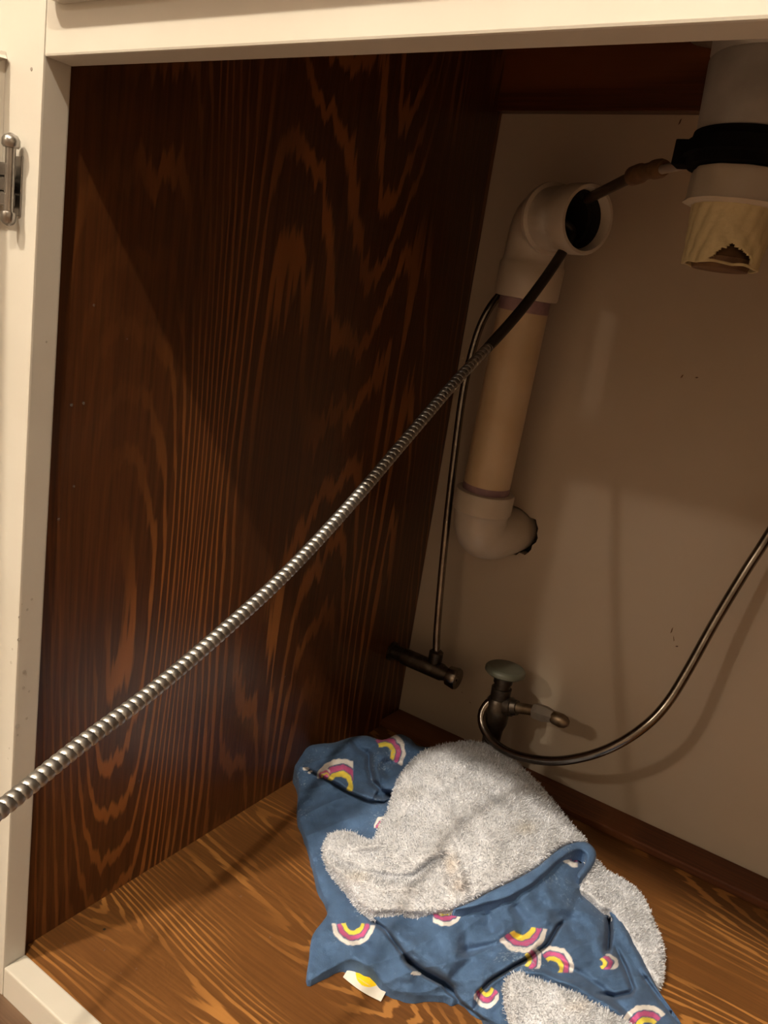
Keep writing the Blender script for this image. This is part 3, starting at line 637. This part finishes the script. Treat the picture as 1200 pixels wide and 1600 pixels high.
TOW = tuple(at(740, 1330, .30)); towel = thing('towel', (.19, .27, 0), 'crumpled towel, blue rainbow-print side and grey terry side, on the cabinet bottom', 'towel')
ZF = -.0024
def sheet(name, poly, hfun, dye, m, step, bottom, label):
    x0, y0 = poly.min(0) - step; x1, y1 = poly.max(0) + step
    gx = np.arange(x0, x1 + step, step); gy = np.arange(y0, y1 + step, step); X, Y = np.meshgrid(gx, gy)
    ins = inside(X, Y, poly); d, nx, ny, _, _ = pl_dist(X, Y, poly, True)
    sdist = np.where(ins, d, -d)
    cc = inside(X[:-1, :-1] + step / 2, Y[:-1, :-1] + step / 2, poly)
    use = np.zeros(X.shape, bool)
    for a, b in ((0, 0), (0, 1), (1, 0), (1, 1)): use[a:a + cc.shape[0], b:b + cc.shape[1]] |= cc
    # border vertices go onto the outline
    full = np.zeros(X.shape, int)
    for a, b in ((0, 0), (0, 1), (1, 0), (1, 1)): full[a:a + cc.shape[0], b:b + cc.shape[1]] += cc
    brd = use & (full < 4)
    Xs = np.where(brd, nx, X); Ys = np.where(brd, ny, Y); sd = np.where(brd, 0, np.maximum(sdist, 0))
    Hh = hfun(Xs, Ys, sd)
    dirs = ((Xs - 600) / FPX)[..., None] * RC[0] + ((Ys - 800) / FPX)[..., None] * RC[1] + RC[2]
    Pw = CP + dirs * ((Hh + ZF - CP[2]) / dirs[..., 2])[..., None]
    idx = -np.ones(X.shape, int); idx[use] = np.arange(use.sum())
    V = Pw[use]; Cc = dye(Xs, Ys)[use]
    j, i = np.nonzero(cc); F = np.stack([idx[j + 1, i], idx[j + 1, i + 1], idx[j, i + 1], idx[j, i]], 1)
    # closing wall down to what lies below
    E = np.concatenate([F[:, [k, (k + 1) % 4]] for k in range(4)]); key = {}
    Es = np.sort(E, 1); _, inv, cnt = np.unique(Es, axis=0, return_inverse=True, return_counts=True); inv = inv.ravel()
    be = E[cnt[inv] == 1]; bv = np.unique(be); mp = {int(a): len(V) + k for k, a in enumerate(bv)}
    low = V[bv].copy(); low[:, 2] = np.maximum(ZF + .0003, low[:, 2] - bottom)
    V2 = np.concatenate([V, low]); C2 = np.concatenate([Cc, Cc[bv]])
    F2 = F.tolist() + [[int(b), int(a), mp[int(a)], mp[int(b)]] for a, b in be]
    me = bpy.data.meshes.new(name); me.from_pydata(V2.tolist(), [], F2); me.update()
    me.polygons.foreach_set('use_smooth', [True] * len(me.polygons))
    at_ = me.color_attributes.new('dye', 'FLOAT_COLOR', 'POINT')
    at_.data.foreach_set('color', np.concatenate([C2, np.ones((len(C2), 1))], 1).ravel())
    o = link(name, me, m, towel); o['label'] = label
    return o, V, F, Cc, V[bv], low, Cc[bv]
def sdin(X, Y, poly): d, _, _, _, _ = pl_dist(X, Y, poly, True); return np.where(inside(X, Y, poly), d, -d)
def h_blue(X, Y, sd):
    h = hbase(X, Y) + relief(X, Y, CR_B, RG_B) + .0006 * wob(X, Y, 26, 5) + .0026 * (1 - np.abs(wob(X * .6 + Y * .4, Y, 90, 8))) ** 2 + .0018 * wob(X, Y, 70, 6)
    for pl, amp, fade, side in FOLDS:
        d, _, _, s, t = pl_dist(X, Y, pl); k = np.clip(np.minimum(t, 1 - t) * 6, 0, 1)
        h += np.where(s == side, amp / 1000 * np.exp(-d / fade) * lift(d, 7), -.004 * np.exp(-d / 6)) * k
    for poly, dp in ((TC, .018), (TB, .010), (TD, .012)):
        h -= dp * np.clip((sdin(X, Y, poly) - 5) / 9, 0, 1)
    e = np.clip(sd / 9, 0, 1)
    return np.maximum(h * (.80 + .20 * lift(sd, 9)), .0012 + .002 * e)
def h_terry(cr, rg, base_l, thick, seed):
    def f(X, Y, sd):
        h = hbase(X, Y) + relief(X, Y, cr, rg) + .0010 * wob(X, Y, 30, seed) + .0018 * wob(X, Y, 75, seed + 1) + .0003 * wob(X, Y, 8, seed + 2)
        return np.maximum(h + base_l + thick * lift(sd, 11), .002)
    return f
def hem_h(X, Y, sd):
    return hbase(X, Y) + .0055 + .004 * lift(sd, 5) + .0006 * wob(X, Y, 30, 61)
sheet('printed_side', BASE, h_blue, dye_blue, M_BLUE, 1.25, 9, 'blue cotton side printed with white, pink and yellow rainbows')
tfs = [sheet('terry_side', TC, h_terry(CR_C, RG_C, .003, .0060, 31), dye_terry, M_TERRY, 2.2, .007, 'large grey terry area folded over the blue side'),
       sheet('terry_side', TB, h_terry(CR_T, [], .000, .0050, 41), dye_terry, M_TERRY, 2.2, .005, 'grey terry strip showing along the right edge'),
       sheet('terry_side', TD, h_terry([], [], .000, .0055, 51), dye_terry, M_TERRY, 2.2, .005, 'grey terry patch at the bottom of the frame')]
sheet('hem', HM, hem_h, lambda X, Y: np.tile(BLUE * 1.25, (X.size, 1)).reshape(X.shape + (3,)), M_BLUE, 1.6, .010, 'blue hem under the grey terry fold')
# terry loops : short curved threads standing on the terry sheets
def pile():
    V = []; C = []; F = []; nv = 0
    for (o, P, Fq, Cc, _a, _b, _c), cnt in zip(tfs, (34000, 7000, 9000)):
        a, b, c, d = (P[Fq[:, k]] for k in range(4)); nrm_ = np.cross(c - a, d - b); ar = np.linalg.norm(nrm_, axis=1); nrm_ /= ar[:, None] + 1e-12
        nrm_[nrm_[:, 2] < 0] *= -1
        pick = rng.choice(len(Fq), cnt, p=ar / ar.sum()); u = rng.random((cnt, 1)); v = rng.random((cnt, 1))
        q = (a[pick] * (1 - u) * (1 - v) + b[pick] * u * (1 - v) + c[pick] * u * v + d[pick] * (1 - u) * v)
        n_ = nrm_[pick]; rd = rng.normal(size=(cnt, 3)); rd /= np.linalg.norm(rd, axis=1)[:, None]
        sdv = np.cross(n_, rd); sdv /= np.linalg.norm(sdv, axis=1)[:, None] + 1e-9
        L = rng.uniform(.0010, .0026, (cnt, 1)); wv = rng.uniform(.00018, .00032, (cnt, 1))
        m1 = q + (n_ * .8 + rd * .5) * L * .6; tip = m1 + (n_ * .25 + rd * .8) * L * .6
        q = q - n_ * .0004
        V.append(np.stack([q - sdv * wv, q + sdv * wv, m1 + sdv * wv, m1 - sdv * wv, tip + sdv * wv * .5, tip - sdv * wv * .5], 1).reshape(-1, 3))
        cl_ = Cc[Fq[pick, 0]] * rng.uniform(.88, 1.30, (cnt, 1)); C.append(np.repeat(cl_, 6, 0))
        k = nv + np.arange(cnt)[:, None] * 6
        F.append(np.concatenate([k + [0, 1, 2, 3], k + [3, 2, 4, 5]], 0)); nv += cnt * 6
    for (o, P, Fq, Cc, top, low, cb), cnt in zip(tfs, (9000, 3500, 3000)):      # the rolled edges carry loops too
        pick = rng.integers(0, len(top), cnt); t = rng.random((cnt, 1)); q = top[pick] * (1 - t) + low[pick] * t
        cen = P.mean(0); out_ = q - cen; out_[:, 2] = 0; out_ /= np.linalg.norm(out_, axis=1)[:, None]
        rd = rng.normal(size=(cnt, 3)); rd /= np.linalg.norm(rd, axis=1)[:, None]
        sdv = np.cross(out_, rd); sdv /= np.linalg.norm(sdv, axis=1)[:, None] + 1e-9
        q = q + rng.normal(size=(cnt, 3)) * .0003
        L = rng.uniform(.0008, .0020, (cnt, 1)); wv = rng.uniform(.0002, .00036, (cnt, 1))
        m1 = q + (out_ * .5 + rd * .8) * L * .6; tip = m1 + rd * L * .6
        V.append(np.stack([q - sdv * wv, q + sdv * wv, m1 + sdv * wv, m1 - sdv * wv, tip + sdv * wv * .5, tip - sdv * wv * .5], 1).reshape(-1, 3))
        C.append(np.repeat(cb[pick] * rng.uniform(.9, 1.25, (cnt, 1)), 6, 0))
        k = nv + np.arange(cnt)[:, None] * 6
        F.append(np.concatenate([k + [0, 1, 2, 3], k + [3, 2, 4, 5]], 0)); nv += cnt * 6
    V = np.concatenate(V); C = np.concatenate(C); F = np.concatenate(F)
    me = bpy.data.meshes.new('terry_pile'); me.from_pydata(V.tolist(), [], F.tolist()); me.update()
    me.polygons.foreach_set('use_smooth', [True] * len(me.polygons))
    at_ = me.color_attributes.new('dye', 'FLOAT_COLOR', 'POINT'); at_.data.foreach_set('color', np.concatenate([np.clip(C, 0, 1), np.ones((len(C), 1))], 1).ravel())
    o = link('terry_pile', me, M_TERRY, towel); o['kind'] = 'stuff'; o['label'] = 'grey looped terry pile'
pile()
# sewn-in label : white satin with a yellow sun disc and small orange lettering, lying on the wood
def care_label():
    A, B_, Cq, Dq = (np.array(p, float) for p in ((555, 1496), (611, 1535), (595, 1565), (536, 1527)))
    nu, nv = 90, 50; V = []; C = []; F = []
    for j in range(nv + 1):
        for i in range(nu + 1):
            u, v = i / nu, j / nv; p = (A * (1 - u) + B_ * u) * (1 - v) + (Dq * (1 - u) + Cq * u) * v; p = p + np.array([-1.5, 2.5]) * math.sin(math.pi * u) * v
            z = ZF + .0042 - .0030 * v + .0012 * math.sin(u * 3.1)
            dr_ = ray(*p); V.append(CP + dr_ * (z - CP[2]) / dr_[2])
            x, y = (p[0] - 577) / 21, (p[1] - 1522) / 21
            c = (.72, .70, .66)
            if x * x + y * y < 1: c = (.86, .60, .02)
            e = np.array([math.cos(math.radians(34)), math.sin(math.radians(34))]); s = (p[0] - 578) * e[0] + (p[1] - 1520) * e[1]; t = -(p[0] - 578) * e[1] + (p[1] - 1520) * e[0]
            # unreadable arched lettering
            bend_ = t - 6.5 + .016 * s * s
            if -5 < bend_ < 1.8 and abs(s) < 15:
                g = (s + 15) % 5.0
                if g < 3.9 and ((g < 1.1) or (g > 2.8) or (bend_ < -3.8) or (bend_ > .6)) : c = (.80, .25, .02)
            if abs(t - 17.3) < .5 and abs(s) < 12 and int(s * 1.4) % 2 == 0: c = (.55, .47, .42)
            C.append((*c, 1))
    for j in range(nv):
        for i in range(nu): a = j * (nu + 1) + i; F.append((a, a + 1, a + nu + 2, a + nu + 1))
    o = pydata('care_label', V, F, M_TAG, towel, True)
    at_ = o.data.color_attributes.new('dye', 'FLOAT_COLOR', 'POINT'); at_.data.foreach_set('color', np.array(C).ravel())
    md = o.modifiers.new('thickness', 'SOLIDIFY'); md.thickness = .0003
    o['label'] = 'white sewn-in label with a yellow disc and orange lettering'
care_label()

# ------------------------------------------------------------------ water droplets and a nail hole
def drop(px, py, face, r, label, group):
    if face == 'stile': c = atx(px, py, 0.0); n_ = (1, 0, 0)
    elif face == 'front': c = at(px, py, YF); n_ = (0, -1, 0)
    elif face == 'panel': c = atx(px, py, PX); n_ = (1, 0, 0)
    else:
        d = ray(px, py); c = CP + d * (-.0025 - CP[2]) / d[2]; n_ = (0, 0, 1)
    bm = bmesh.new(); bmesh.ops.create_uvsphere(bm, u_segments=12, v_segments=8, radius=r)
    n_ = Vector(n_)
    for v in bm.verts: v.co -= n_ * v.co.dot(n_) * .45; v.co += n_ * r * .35
    for f in bm.faces: f.smooth = True
    me = bpy.data.meshes.new('water_droplet'); bm.to_mesh(me); bm.free()
    o = link('water_droplet', me, M_WATER); o.location = c; tag(o, label, 'droplet', group)
S_ = ('small clear water droplet on the cream stile', 'droplets on the cream stile')
for px, py, r in [(49, 936, 1.5), (42, 952, 1.5), (34, 944, 1), (30, 964, 1.4), (29, 999, 1.9), (37, 1049, 2.2), (36, 1074, 1.7), (45, 1080, 1.3), (41, 1122, 1.6), (26, 1134, 2.6), (27, 1148, 1.2), (72, 534, 1.2)]:
    drop(px, py, 'stile', r * .00052, *S_)
for px, py, r in [(20, 1014, 1.3), (18, 1035, 1.7), (15, 1169, 1.3), (13, 1185, 1)]: drop(px, py, 'front', r * .0005, *S_)
for px, py, r in [(146, 477, 1.3), (111, 633, 1.6), (130, 630, 1.5), (115, 760, 1.3), (91, 811, 1.5), (112, 1152, 1.6), (217, 1220, 1.2), (445, 1057, 1.3), (198, 530, .9)]:
    drop(px, py, 'panel', r * .0006, 'tiny water droplet on the dark side panel', 'droplets on the dark side panel')
for px, py, r in [(101, 1475, 1.1), (163, 1485, 1.1), (213, 1514, 1), (238, 1464, 1), (376, 1401, 1.3), (393, 1359, 1), (422, 1465, 1.3), (189, 1521, .8)]:
    drop(px, py, 'floor', r * .0006, 'tiny water droplet on the amber plywood cabinet bottom', 'droplets on the cabinet bottom')
d = ray(163, 1452); c = CP + d * (-.0025 - CP[2]) / d[2]
lathe('nail_hole', c + np.array([0, 0, .00005]), c + np.array([0, 0, .0002]), [(0, .0011), (1, .0009)], M_DARK, fl, 10)
